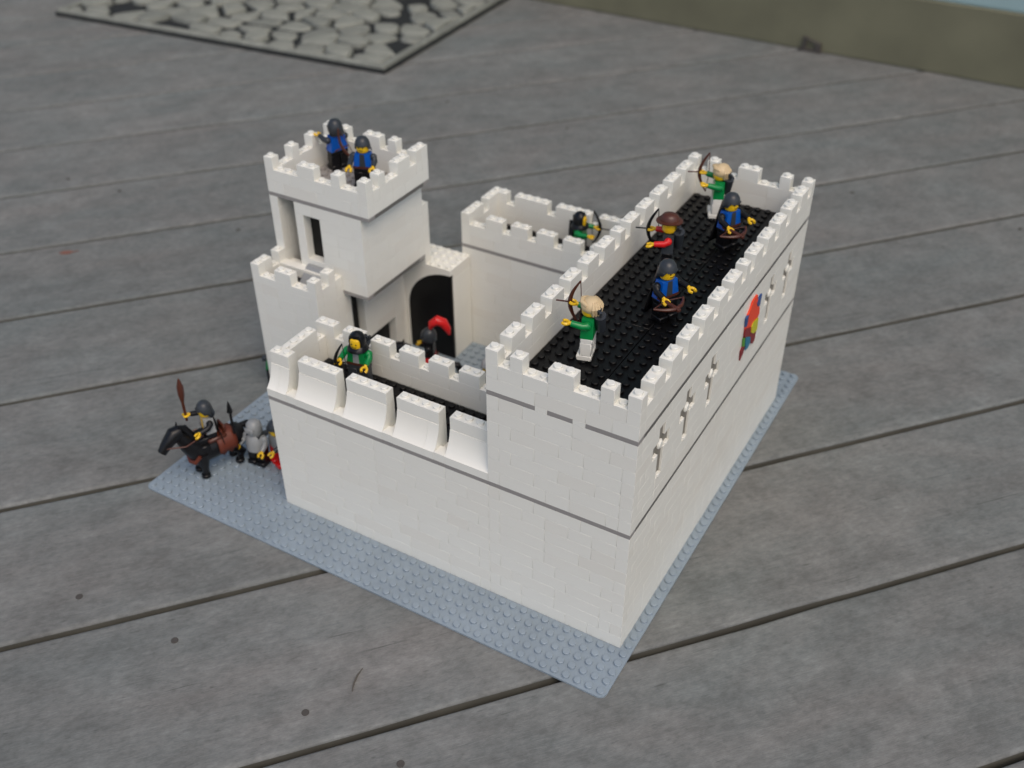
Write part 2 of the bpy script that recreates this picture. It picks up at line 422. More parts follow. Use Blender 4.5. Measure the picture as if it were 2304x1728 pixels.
def ring(sec, x0, x1, y0, y1, z, h, c, singles=(None, None, None, None), skips=((), (), (), ()), studs=False, m=WHITE):
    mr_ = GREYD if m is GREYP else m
    if m is GREYP: singles = ('plate',)*4
    # front (y0), right (x1), back (y1), left (x0); corners alternate
    e = c % 2
    run(sec, 'x', y0, x0+e, x1-e if e else x1, z, h, skips[0], studs, singles[0], m, c)
    run(sec, 'x', y1-1, x0+e, x1-e if e else x1, z, h, skips[2], studs, singles[2], m, c+50)
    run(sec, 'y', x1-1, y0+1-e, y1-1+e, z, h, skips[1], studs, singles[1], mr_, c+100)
    run(sec, 'y', x0, y0+1-e, y1-1+e, z, h, skips[3], studs, singles[3], m, c+150)
H = 1.2
# --- keep: x 35-47, y 5-43
keep = Section('keep_wall')
CROSS = [9, 14, 19, 33, 38]
near = lambda a: 'brick' if a < 21 else None
for c in range(10): ring(keep, 35, 47, 5, 43, c*H, H, c, ('brick', near, None, None))
for c in range(7):
    z = 12.4+c*H; sk = set()
    for y in CROSS:
        if c in (2, 3, 5): sk.add(y)
        if c == 4: sk |= {y-1, y, y+1}
    ring(keep, 35, 47, 5, 43, z, H, c+1, ('brick', near, None, None), ((), sk, (), ()))
for y in CROSS:                                                  # grey fill inside the crosses, recess shade put into its colour
    for (yy, zz, hh) in ((y, 14.8, 2.4), (y, 17.2, 2.4), (y-1, 17.2, 1.2), (y+1, 17.2, 1.2)):
        keep.kids.append(('recess_shade_brick', MB().box(-.48, -.48, .02, .32, .48, hh-.02).mesh('recess_shade_brick', RECESS_SHADE), (46.5, yy+.5, zz)))                  # added fill of the cross-shaped recesses
for y in CROSS:
    for (yy, z) in ((y, 14.8), (y-1, 17.2), (y+1, 17.2)): keep.mb.stud(46.80, yy+.5, z+.02)
    keep.mb.lathe([(0.33, 0), (0.33, .22), (.27, .28)], (46.74, y+.5, 17.8), 14, M=Matrix.Rotation(math.radians(90), 3, 'Y'))
    keep.mb.lathe([(0.42, 0), (0.42, .08), (.38, .12)], (46.82, y+.5, 17.8), 14, M=Matrix.Rotation(math.radians(90), 3, 'Y'))
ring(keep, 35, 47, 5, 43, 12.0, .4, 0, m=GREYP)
run(keep, 'x', 5, 35, 47, 20.8, .4, (39, 42), False, 'plate', GREYP, 3)
for x in (39, 42): keep.brick(x, 5, 20.8, 1, 1, .4, False, 'brick')
run(keep, 'x', 42, 35, 47, 20.8, .4, (), False, 'plate', GREYP, 4)
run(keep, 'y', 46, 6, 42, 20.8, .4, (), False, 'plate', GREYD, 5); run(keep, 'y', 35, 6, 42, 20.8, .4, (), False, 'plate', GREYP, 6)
FR = [35, 37, 40, 41, 44, 46]                                     # merlons of the short parapets
gapsR = [6, 9, 12, 15, 18, 21, 24, 26, 29, 32, 35, 38, 41]
for c in range(2):
    z = 21.2+c*H; top = c == 1
    ring(keep, 35, 47, 5, 43, z, H, c, ('brick', near if c else near, None, None), studs=False)
def merlons(sec, axis, fixed, cells, z, h, lo, hi, gapstuds=True, single='merlon', mx=4):
    a = lo
    while a < hi:
        if a in cells:
            n = 1
            while a+n in cells and a+n < hi and n < mx: n += 1
            if axis == 'x': sec.brick(a, fixed, z, n, 1, h, True, single)
            else: sec.brick(fixed, a, z, 1, n, h, True, single)
            a += n
        else:
            if gapstuds:
                if 'stud' not in _brick: _brick['stud'] = MB().stud(0, 0, 0).mesh('stud', WHITE, smooth=True)
                sec.kids.append(('stud', _brick['stud'], (a+.5, fixed+.5, z) if axis == 'x' else (fixed+.5, a+.5, z)))
            a += 1
merlons(keep, 'x', 5, set(FR), 23.6, H, 35, 47)
merlons(keep, 'x', 42, set(FR), 23.6, H, 35, 47)
mr = set(range(6, 42))-set(gapsR)
for fx in (35, 46): merlons(keep, 'y', fx, mr, 23.6, H, 6, 42)
keep.done()
# keep roof: black plates with studs
rf = MB()
PL = []
for (x0, x1) in ((36, 42), (42, 46)):
    y = 6
    while y < 42: y2 = min(y+12, 42); PL.append((x0, y, x1, y2)); y = y2
for i, (x0, y0, x1, y1) in enumerate(PL):
    p = MB().box(x0+.03, y0+.03, 20.8, x1-.03, y1-.03, 21.2, .03)
    for a in range(x0, x1):
        for b_ in range(y0, y1): p.stud(a+.5, b_+.5, 21.2, 10)
    p.v = [(x-OX, y-OY, z) for x, y, z in p.v]
    p.build('roof_plate', BLACK, castle, smooth=True)

# --- curtain wall with walkway: x 13-35, y 5-13
cur = Section('curtain_wall'); inn = Section('inner_wall'); end = Section('end_wall')
for c in range(10):
    run(cur, 'x', 5, 13, 35, c*H, H, (), False, 'brick', WHITE, c+300)
    run(end, 'y', 13, 6, 22 if c < 4 else 13, c*H, H, (), False, None, WHITE, c+340)
    run(inn, 'x', 12, 14, 35, c*H, H, (), False, None, WHITE, c+380)
run(cur, 'x', 5, 13, 35, 12, .4, single='plate', m=GREYP, seed=2)
run(end, 'y', 13, 6, 13, 12, .4, single='plate', m=GREYP, seed=3)
for c in range(2):
    z = 12.4+c*H
    run(inn, 'x', 12, 14, 35, z, H, (), False, 'brick', WHITE, c+390)
    run(end, 'y', 13, 7, 13, z, H, (), False, None, WHITE, c+395)
merlons(inn, 'x', 12, set([13, 14, 16, 17, 19, 20, 22, 23, 25, 26, 28, 29, 31, 32, 34]), 14.8, H, 13, 35, mx=2)
merlons(end, 'y', 13, {7, 8, 9, 10}, 14.8, H, 7, 12)
SL = [(5.0, 12.4), (5.0, 13.15), (5.12, 13.22), (5.40, 13.55), (5.68, 14.1), (5.88, 14.7), (5.97, 15.2), (7, 15.2), (7, 12.4)]
def slope_mesh(n):
    k = ('slope', n)
    if k not in _brick:
        _brick[k] = MB().prism([(y-6, z-12.4) for y, z in SL], -n/2+G, n/2-G, 'x').mesh('slope_brick', WHITE, smooth=True)
    return _brick[k]
MER = [(13, 15), (16, 20), (21, 25), (26, 30), (31, 35)]
for a, b_ in MER:
    n1 = b_-a
    pieces = [(a, a+1), (a+1, b_)] if n1 == 4 and a in (13,) else [(a, b_-1), (b_-1, b_)] if a in (26,) else [(a, b_)]
    if a == 13: pieces = [(13, 14), (14, 15)]
    for q0, q1 in pieces: cur.kids.append(('slope_brick', slope_mesh(q1-q0), ((q0+q1)/2, 6, 12.4)))
    cur.brick(a, 6, 15.2, n1, 1, H, True, 'merlon')
for x in (15, 20, 25, 30):
    cur.brick(x, 5, 12.4, 1, 1, .8, False, 'brick'); cur.brick(x, 6, 12.4, 1, 1, .4, False, 'brick')
cur.done(); inn.done(); end.done()
fl = MB()
for x0 in range(14, 35, 7):
    fl.box(x0+.02, 7.02, 12.0, x0+7-.02, 11.98, 12.4, .03)
    for i in range(7):
        for j in range(5): fl.stud(x0+i+.5, 7.5+j, 12.4, 10)
part('walkway_floor', fl, BLACK, smooth=True)

# --- rear tower: x 13-35, y 36-43
rt = Section('rear_tower')
for c in range(10): ring(rt, 13, 35, 36, 43, c*H, H, c+3)
ring(rt, 13, 35, 36, 43, 12.0, .4, 0, m=GREYP)
for c in range(2): ring(rt, 13, 35, 36, 43, 12.4+c*H, H, c+7, ('brick', None, None, None))
merlons(rt, 'x', 36, {13, 16, 17, 19, 20, 22, 23, 25, 26, 28, 29, 31, 32, 34}, 14.8, H, 13, 35, mx=2)
merlons(rt, 'x', 42, set(range(13, 35))-{15, 20, 25, 30}, 14.8, H, 13, 35)
merlons(rt, 'y', 13, {37, 38, 40, 41}, 14.8, H, 37, 42, mx=2)
rt.done()
f2 = MB()
for x0 in range(14, 35, 7):
    f2.box(x0+.02, 37.02, 12.0, x0+7-.02, 41.98, 12.4, .03)
    for i in range(7):
        for j in range(5): f2.stud(x0+i+.5, 37.5+j, 12.4, 10)
part('tower_floor', f2, BLACK, smooth=True)

# --- arched gateway: x 9-14, y 32-36
gt = MB()
arc = [(14-5.65*math.cos(a), 5.3+5.25*math.sin(a)) for a in [math.radians(90*i/14) for i in range(15)]]
gt.prism([(7.0, 0), (8.35, 0)]+arc+[(14, 11.2), (7.0, 11.2)], 32.02, 32.5, 'y')
gt.box(8, 32.52, 10.0, 14, 35.98, 11.2, .03); gt.box(13, 32.52, 0, 14, 35.98, 9.98, .03)
for x in range(9, 14):
    for y in range(32, 36): gt.stud(x+.5, y+.5, 11.2)
part('gate_arch', gt, WHITE, smooth=True)
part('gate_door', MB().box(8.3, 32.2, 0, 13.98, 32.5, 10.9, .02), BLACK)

# --- square tower: body x 0-11, y 22-32, crown x 0-12
tw = Section('square_tower')
for c in range(10):
    ring(tw, 0, 8, 22, 32, c*H, H, c+1, skips=((), set(range(23, 30)) if c < 4 else {23, 24}, (), ()))
ring(tw, 0, 11, 22, 32, 12.0, .4, 0, m=GREYP)
part('gate_shadow_box', MB().box(4, 23.1, 0, 7.0, 30.9, 11.9), BLACK)  # added black box, stands for the darkness under the tower
part('underside_plate', MB().box(1.02, 23.02, 12.02, 9.98, 30.98, 12.38), GREYP)
for c in range(7):
    z = 12.4+c*H; sk = set()
    if c >= 1: sk |= {1, 2}
    if 2 <= c <= 5: sk |= {4, 5}
    ring(tw, 0, 11, 22, 32, z, H, c, ('brick', 'brick', None, None), (sk, (), (), ()))
ring(tw, 0, 12, 22, 32, 20.8, .4, 0, m=GREYP)
part('underside_plate', MB().box(1.02, 23.02, 20.82, 10.98, 30.98, 21.18), GREYP)
for c in range(2): ring(tw, 0, 12, 22, 32, 21.2+c*H, H, c+5, ('brick', 'brick', None, None))
merlons(tw, 'x', 22, {0, 4, 5, 8, 11}, 23.6, H, 0, 12); merlons(tw, 'x', 31, {0, 2, 5, 6, 8, 11}, 23.6, H, 0, 12)
merlons(tw, 'y', 0, {25, 28}, 23.6, H, 23, 31); merlons(tw, 'y', 11, {24, 27, 28, 30}, 23.6, H, 23, 31)
for c in range(15): tw.brick(8, 32, c*H, 3, 1, H, c == 14) if c > 8 else None
tw.done()
part('window_dark_fill', MB().box(3.1, 23.04, 12.5, 10, 23.3, 20.7).box(1.1, 25, 12.5, 3.1, 25.3, 20.7), BLACK)  # black sheets put interior shade behind the window openings
ft = MB()
for x in range(1, 11):
    for y in range(23, 31): ft.stud(x+.5, y+.5, 21.19, 10)
part('crown_floor', ft, GREYP, smooth=True)

# --- low turret: x 0-8, y 18-22
lt = Section('low_turret')
for c in range(11): ring(lt, 0, 8, 18, 22, c*H, H, c, ('brick' if c > 3 else None, None, None, None))
ring(lt, 0, 8, 18, 22, 13.2, .8, 2)
merlons(lt, 'x', 18, {0, 3, 4, 7}, 14.0, H, 0, 8); merlons(lt, 'y', 7, {20}, 14.0, H, 19, 22); merlons(lt, 'y', 0, {19, 21}, 14.0, H, 19, 22)
lt.done()
part('turret_floor', MB().box(1, 19, 12.6, 7, 22, 13.0), BLACK)
part('ledge', MB().prism([(20.2, 13.0), (22, 13.0), (22, 14.3), (21.6, 14.3)], 4, 7, 'x'), LTGREY)

# ---------------------------------------------------------------- parrot on the keep wall
pa = thing('parrot_decoration', 'flat red, yellow and blue parrot decoration on the long side of the keep', 'parrot', (47.0, 28.3, 17.5))
def patch(name, pts, m, t0, t1): MB().prism([(y-28.3, z-17.5) for y, z in pts], t0, t1, 'x').build(name, m, pa)
patch('body', [(28.87,20.17),(29.53,18.81),(30.09,18.3),(30.36,17.48),(29.93,17.25),(28.74,16.9),(28.4,16.7),(28.38,16.3),(26.8,17.17),(26.72,18.03),(26.67,18.82),(26.87,19.26),(27.36,19.59),(27.77,20.11)], ORANGE, .01, .14)
patch('head', [(30.13,19.6),(30.06,18.83),(29.95,18.48),(29.31,18.77),(28.99,19.25),(29.44,19.42)], NAVY, .02, .17)
patch('wing', [(26.74,17.97),(28.21,17.3),(28.40,16.3),(27.92,16.42),(26.82,17.0),(26.69,17.28)], DKRED, .03, .18)
patch('wing', [(28.41,16.54),(30.2,15.72),(30.19,14.98),(29.78,14.68),(29.28,14.98),(28.46,16.1)], DKRED, .02, .15)
patch('wing_patch', [(30.07,17.22),(30.15,16.55),(30.23,15.87),(29.24,16.07),(28.52,16.58),(28.4,17.23),(28.68,17.48),(29.35,17.42)], LIME, .03, .20)
patch('wing_edge', [(26.97,19.24),(26.9,18.3),(26.6,18.2),(26.45,19.1)], NAVY, .03, .19)
patch('tail_feather', [(26.98,17.01),(28.41,16.23),(28.61,15.53),(28.16,15.22),(27.47,15.36)], TEAL, .04, .21)
patch('tail_feather', [(26.60,17.04),(27.0,16.94),(27.19,15.95),(26.76,16.1)], GRNP, .05, .16)
patch('tail_feather', [(26.82,16.12),(27.43,15.81),(27.17,15.17),(26.55,14.8),(26.4,15.9)], DKRED, .02, .13)

# ---------------------------------------------------------------- toy figures
def V3(*a): return Vector(a)
def figure(x, y, z, rot, label, torso=BLUE, arm=None, legs=BLKF, head='helmet', hat=DKGREY, hand=YELLOW, quiver=False, armL=55, armR=50,
           vest=None, sit=False, cape=None, shield=None, group='toy figures on and around the castle', headrot=0.0, spreadL=0, spreadR=0, plume=None, armour=None):
    """local frame: faces -Y, left/right are +X / -X"""
    f = thing('toy_figure', label, 'toy figure', (x, y, z), rot, group)
    arm = arm or torso
    for s_ in (-1, 1):
        m_ = MB()
        if sit:
            m_.box(s_*.52-.44, -1.35, .75, s_*.52+.44, .45, 1.62, .08).box(s_*.52-.44, -1.75, .72, s_*.52+.44, -1.25, 1.62, .08)
            if True: m_.box(s_*.98-.36, -1.3, -.2, s_*.98+.36, -.45, 1.0, .08)
        else:
            m_.box(s_*.51-.46, -.48, .45, s_*.51+.46, .40, 1.62, .07).box(s_*.51-.46, -.72, 0, s_*.51+.46, .42, .47, .07)
        m_.build('leg', legs, f, True)
    MB().box(-.97, -.46, 1.55, .97, .46, 1.98, .06).build('hips', legs, f, True)
    tz0, tz1 = 1.98, 3.52
    vs = [(-.97,-.48,tz0),(.97,-.48,tz0),(.97,.48,tz0),(-.97,.48,tz0),(-.70,-.44,tz1),(.70,-.44,tz1),(.70,.44,tz1),(-.70,.44,tz1)]
    to = MB().add(vs, [(3,2,1,0),(4,5,6,7),(0,1,5,4),(1,2,6,5),(2,3,7,6),(3,0,4,7)]).build('torso', torso, f)
    if vest:
        b = MB()
        b.add([(-.34,-.50,2.05),(.30,-.50,2.05),(.20,-.47,3.46),(-.24,-.47,3.46),(-.34,-.44,2.05),(.30,-.44,2.05),(.20,-.40,3.46),(-.24,-.40,3.46)],
              [(0,1,2,3),(7,6,5,4),(0,4,5,1),(1,5,6,2),(2,6,7,3),(3,7,4,0)])
        b.build('chest_print', vest, to)
        MB().box(-.98, -.505, 2.0, .98, -.46, 2.22).build('belt', BROWN, to)
    if armour:
        MB().lathe([(1.02, 1.9), (1.0, 2.6), (.86, 3.3), (.55, 3.62)], (0, 0, 0), 14).build('breastplate', armour, f, True)
    for s_, ang, spr in ((-1, armR, spreadR), (1, armL, spreadL)):
        a = math.radians(ang); sp = math.radians(spr)
        sh = V3(s_*.92, 0, 3.12); d = V3(s_*math.sin(sp)*1.0, -math.sin(a), -math.cos(a)).normalized()
        el = sh+V3(s_*.26, -.05, -.35*math.cos(a))+d*.25; wr = el+d*.62+V3(0, -.22, .10)
        ar = MB().tube([sh+V3(-s_*.12, 0, .12), sh+V3(s_*.12, 0, 0), el, wr], [.20, .32, .28, .24], 10).ball(sh+V3(s_*.06, 0, 0), .34, n=10, m=6).build('arm', arm, f, True)
        h0 = wr+d*.12
        hb = MB().tube([wr-d*.1, wr+d*.16], .16, 8)
        C_ = []
        side = V3(s_, 0, 0); nrm = d.cross(side).normalized()
        for i in range(9):
            q = math.radians(-140+280*i/8); C_.append(wr+d*.42+(-d*math.cos(q+math.pi)*-.26)*1+side*math.sin(q)*.26)
        hb.tube(C_, .125, 7).build('hand', hand, f, True)
        f['hand%d' % (0 if s_ < 0 else 1)] = list(wr+d*.40)
    # head
    hd = MB().lathe([(.38, 3.52), (.52, 3.62), (.60, 3.76), (.62, 4.0), (.62, 4.32), (.58, 4.5), (.45, 4.6)], (0,0,0), 18).cyl(0, 0, 4.58, 4.80, .30, 12, .03).build('head', YELLOW, f, True)
    hd.rotation_euler = (0, 0, headrot)
    fc = MB()
    for ex in (-.2, .2): fc.ball((ex, -.605, 4.18), .065, .03, .075, 8, 5)
    fc.tube([(-.20, -.60, 3.92), (0, -.625, 3.87), (.20, -.60, 3.92)], .028, 6).build('face_print', BLKF, hd, True)
    ht = MB()
    if head == 'helmet':                       # rounded helmet with a neck guard and cheek pieces
        prof = [(.76, 3.98), (.74, 4.35), (.66, 4.72), (.46, 5.0), (.16, 5.13)]
        n = 18; vs = []; fs = []
        for r, z_ in prof:
            for i in range(n):
                a = 2*math.pi*i/n; front = math.cos(a-math.radians(270))
                zz = z_
                if z_ < 4.2 and front > .55: zz = 4.42
                if z_ < 4.2 and front < -.2: zz = 3.62; 
                rr2 = r*(1.16 if (z_ < 4.2 and front < -.2) else 1)
                vs.append((rr2*math.cos(a), rr2*math.sin(a), zz))
        for k in range(len(prof)-1):
            for i in range(n): j = (i+1) % n; fs.append((k*n+i, k*n+j, (k+1)*n+j, (k+1)*n+i))
        fs.append(tuple((len(prof)-1)*n+i for i in range(n))); ht.add(vs, fs)
        o = ht.build('helmet', hat, f, True)
        sm = o.modifiers.new('thick', 'SOLIDIFY'); sm.thickness = .06*SC
    elif head == 'hood':
        ht.lathe([(.95, 3.42), (.90, 3.60), (.72, 3.85), (.75, 4.3), (.70, 4.62), (.50, 4.92), (.22, 5.08), (.1, 5.14)], (0, .06, 0), 18)
        ht.v = [(x_, (y_*.45-.12 if (y_ < -.35 and 3.7 < z_ < 4.66 and abs(x_) < .5) else y_), z_) for x_, y_, z_ in ht.v]
        ht.build('hood', hat, f, True)
    elif head == 'hair':
        ht.ball((0, .10, 4.36), .78, .80, .66, 18, 10).ball((0, .34, 4.02), .66, .50, .50, 14, 8)
        ht.tube([(-.60, -.30, 4.65), (-.2, -.62, 4.74), (.35, -.55, 4.76), (.66, -.1, 4.6)], [.12, .17, .17, .12], 8)
        for i in range(9):
            a = math.radians(20+140*i/8); ht.tube([(.5*math.cos(a), .1+.5*math.sin(a), 4.85), (.80*math.cos(a), .1+.78*math.sin(a), 4.4), (.66*math.cos(a), .12+.70*math.sin(a), 3.78)], [.08, .13, .08], 6)
        ht.build('hair', hat, f, True)
    elif head == 'hat':
        ht.lathe([(.62, 4.42), (.98, 4.50), (1.0, 4.58), (.72, 4.66), (.66, 4.95), (.50, 5.15), (.2, 5.24)], (0, 0, 0), 18)
        ht.v = [(x_, y_*1.12-.05, z_+.16*max(0, abs(x_)-.55)) for x_, y_, z_ in ht.v]
        ht.build('hat', hat, f, True)
    elif head == 'knight':
        ht.lathe([(.66, 3.60), (.74, 3.70), (.76, 4.3), (.70, 4.70), (.45, 5.0), (.15, 5.1)], (0, 0, 0), 18)
        o = ht.build('helmet', hat, f, True)
        vz = MB().box(-.5, -.84, 4.0, .5, -.66, 4.5, .06)
        for i in range(4): vz.box(-.42+.24*i, -.88, 4.08, -.32+.24*i, -.82, 4.4, .02)
        vz.build('visor', hat, o, True)
    if plume:
        MB().tube([(0, .1, 4.95), (.05, .35, 5.7), (.1, .95, 6.15), (.1, 1.55, 5.9), (.1, 1.95, 5.2), (.1, 2.1, 4.5)], [.16, .42, .55, .52, .38, .12], 10).build('plume', plume, f, True)
    if quiver:
        q = MB(); M_ = Matrix.Rotation(math.radians(24), 3, 'Y')
        q.lathe([(.34, -1.0), (.40, -.2), (.46, .8), (.46, .9)], (0, .82, 3.0), 12, M=M_)
        for dx, dy in ((-.15, 0), (.15, .1), (0, -.12)): q.tube([V3(0, .82, 3.0)+M_ @ V3(dx, dy, .8), V3(0, .82, 3.0)+M_ @ V3(dx, dy, 1.5)], [.06, .13], 6)
        q.build('quiver', DKGREY if quiver is True else quiver, f, True)
    if cape:
        vs = []; fs = []
        for i in range(5):
            t_ = i/4; z_ = 3.6-3.1*t_
            for j in range(7):
                u = j/6*2-1; vs.append((u*(.75+.55*t_), .58+.35*t_-.18*(1-abs(u))*math.cos(u*6)*t_, z_))
        for i in range(4):
            for j in range(6): fs.append((i*7+j, i*7+j+1, (i+1)*7+j+1, (i+1)*7+j))
        o = MB().add(vs, fs).build('cape', cape, f, True); sm = o.modifiers.new('thick', 'SOLIDIFY'); sm.thickness = .07*SC
    if shield:
        MB().prism([(-.9, 1.0), (.9, 1.0), (.95, 0), (.6, -.8), (0, -1.3), (-.6, -.8), (-.95, 0)], -.1, .1, 'y').build('shield', shield, f).location = (.9*SC, -1.25*SC, 2.4*SC)
    return f
def hand_world(f, k):
    v = Vector(f['hand%d' % k]); r = f.rotation_euler.z; c, s_ = math.cos(r), math.sin(r)
    return Vector((f.location.x/SC+v.x*c-v.y*s_, f.location.y/SC+v.x*s_+v.y*c, f.location.z/SC+v.z))
def held(name, cat, label, f, k, rot, builder, m, tilt=0.0, roll=0.0, group=None):
    p = hand_world(f, k); o = thing(name, label, cat, (p.x, p.y, p.z), 0, group)
    o.rotation_euler = (tilt, roll, rot); builder(o, m); return o
def bow(o, m):
    P = [V3(0, -.75*math.sin(math.pi*t_)+.5, -1.9+3.8*t_) for t_ in [i/12 for i in range(13)]]
    MB().tube(P, [.06, .09, .11, .13, .15, .17, .18, .17, .15, .13, .11, .09, .06], 8).build('limb', m, o, True)
    MB().tube([P[0], V3(0, .62, 0), P[-1]], .035, 6).build('string', m, o)
    MB().tube([V3(0, .6, 0), V3(0, -1.3, 0)], .06, 6).build('arrow', m, o)
def crossbow(o, m):
    MB().box(-.16, -1.5, -.12, .16, .9, .14, .04).box(-.10, .1, -.5, .10, .4, -.1, .03).build('stock', m, o)
    P = [V3(-1.5+3*t_, -1.15+.9*(2*t_-1)**2, .05) for t_ in [i/10 for i in range(11)]]
    MB().tube(P, [.09, .11, .13, .15, .16, .17, .16, .15, .13, .11, .09], 8).build('limb', m, o, True)
    MB().tube([P[0], V3(0, .1, .1), P[-1]], .04, 6).build('string', m, o)
def spear(o, m):
    MB().tube([(0, 0, -1.8), (0, 0, 4.0)], .13, 8).build('shaft', m, o)
    MB().lathe([(.05, 3.9), (.30, 4.25), (.16, 5.0), (.02, 5.5)], (0, 0, 0), 6).build('tip', m, o)
def club(o, m):
    MB().tube([(0, 0, -.6), (0, 0, 1.6), (0, .1, 3.2)], [.13, .14, .13], 8).build('shaft', m, o)
    MB().tube([(0, 0, 1.5), (0, .05, 2.3), (0, .12, 3.2), (0, .15, 4.1)], [.14, .30, .32, .08], 8).build('blade', m, o, True)
def sword(o, m):
    MB().box(-.13, -.05, .2, .13, .05, 3.2, .03).build('blade', m, o)
    MB().box(-.42, -.1, .1, .42, .1, .28, .03).tube([(0, 0, -.5), (0, 0, .15)], .12).build('hilt', DKGREY, o)
R_ = math.radians
Zr = 21.42
# keep roof, five archers
f = figure(39.5, 12.3, Zr, R_(-75), 'blond toy archer in green with white legs, nearest on the black keep roof', GREEN, head='hair', hat=TAN, legs=WHITE, quiver=True, armL=95, armR=105, headrot=R_(-10))
held('toy_bow', 'bow', 'brown toy bow raised by the nearest blond archer on the keep roof', f, 0, R_(-75), bow, BROWN, group='toy bows')
f = figure(42.3, 19.9, Zr, R_(65), 'toy archer in blue with dark helmet, nearer of two facing the long outer wall', BLUE, arm=BLKF, vest=DKGREY, head='helmet', hat=DKGREY, quiver=BROWN, cape=BLKF, armL=70, armR=62, spreadL=10)
held('toy_crossbow', 'crossbow', 'brown toy crossbow held by the nearer blue archer on the keep roof', f, 0, R_(65), crossbow, BROWN, group='toy crossbows')
f = figure(39.5, 26.9, Zr, R_(-70), 'toy archer with brown hat and red sleeves in the middle of the keep roof', DKGREY, arm=RED, head='hat', hat=BROWN, legs=BLKF, quiver=True, armL=75, armR=85)
held('toy_bow', 'bow', 'dark toy bow of the archer with the brown hat', f, 0, R_(-70), bow, BLKF, group='toy bows')
f = figure(39.5, 38.4, Zr, R_(-65), 'blond toy archer in green with white legs, at the far end of the keep roof', GREEN, head='hair', hat=TAN, legs=WHITE, quiver=True, armL=100, armR=105)
held('toy_bow', 'bow', 'brown toy bow raised by the far blond archer on the keep roof', f, 0, R_(-65), bow, BROWN, group='toy bows')
f = figure(42.5, 33.2, Zr, R_(65), 'toy archer in blue and dark helmet at the far end of the outer wall', BLUE, arm=BLKF, vest=DKGREY, head='helmet', hat=DKGREY, quiver=BROWN, cape=BLKF, armL=70, armR=62)
held('toy_crossbow', 'crossbow', 'brown toy crossbow held by the farther blue archer on the keep roof', f, 0, R_(65), crossbow, BROWN, group='toy crossbows')
# square tower crown
f = figure(3.0, 29.3, Zr, R_(-110), 'toy soldier in blue with raised hand, rear left on the square tower', BLUE, arm=DKGREY, vest=DKGREY, head='helmet', hat=DKGREY, armL=95, armR=70)
bw = held('toy_bow', 'bow', 'brown toy bow slung behind the rear soldier on the square tower', f, 1, R_(-60), bow, BROWN, tilt=R_(0), roll=R_(0), group='toy bows')
bw.location = (4.5*SC, 28.6*SC, 24.2*SC); bw.rotation_euler = (R_(25), 0, R_(-60)); bw.scale = (1.6, .8, 1)
f = figure(7.9, 27.2, Zr, R_(20), 'toy soldier in blue facing out, front right on the square tower', BLUE, arm=DKGREY, vest=DKGREY, head='helmet', hat=DKGREY, armL=55, armR=50)
# walkway behind the front wall
f = figure(18.9, 10.4, 12.6, R_(10), 'toy archer in green with black hood on the walkway behind the front wall', GREEN, head='hood', hat=BLKF, legs=DKGREY, vest=LTGREY, quiver=True, armL=60, armR=70)
held('toy_bow', 'bow', 'black toy bow of the hooded archer on the front walkway', f, 0, R_(-60), bow, BLKF, group='toy bows')
# rear tower
f = figure(25.3, 39.3, 12.6, R_(100), 'hooded toy archer in green and black on the rear tower', GREEN, head='hood', hat=BLKF, legs=BLKF, quiver=BLKF, cape=BLKF, armL=80, armR=85)
held('toy_bow', 'bow', 'dark toy bow of the hooded archer on the rear tower', f, 1, R_(100), bow, BLKF, group='toy bows')
# courtyard
f = figure(21.2, 27.6, 0.2, R_(15), 'grey toy soldier standing in the courtyard by the keep', LTGREY, head='helmet', hat=SILVER, legs=RED, armL=60, armR=70)
held('toy_spear', 'spear', 'dark toy spear rising from the courtyard beside the keep', f, 1, 0, spear, DKGREY, group='toy spears')

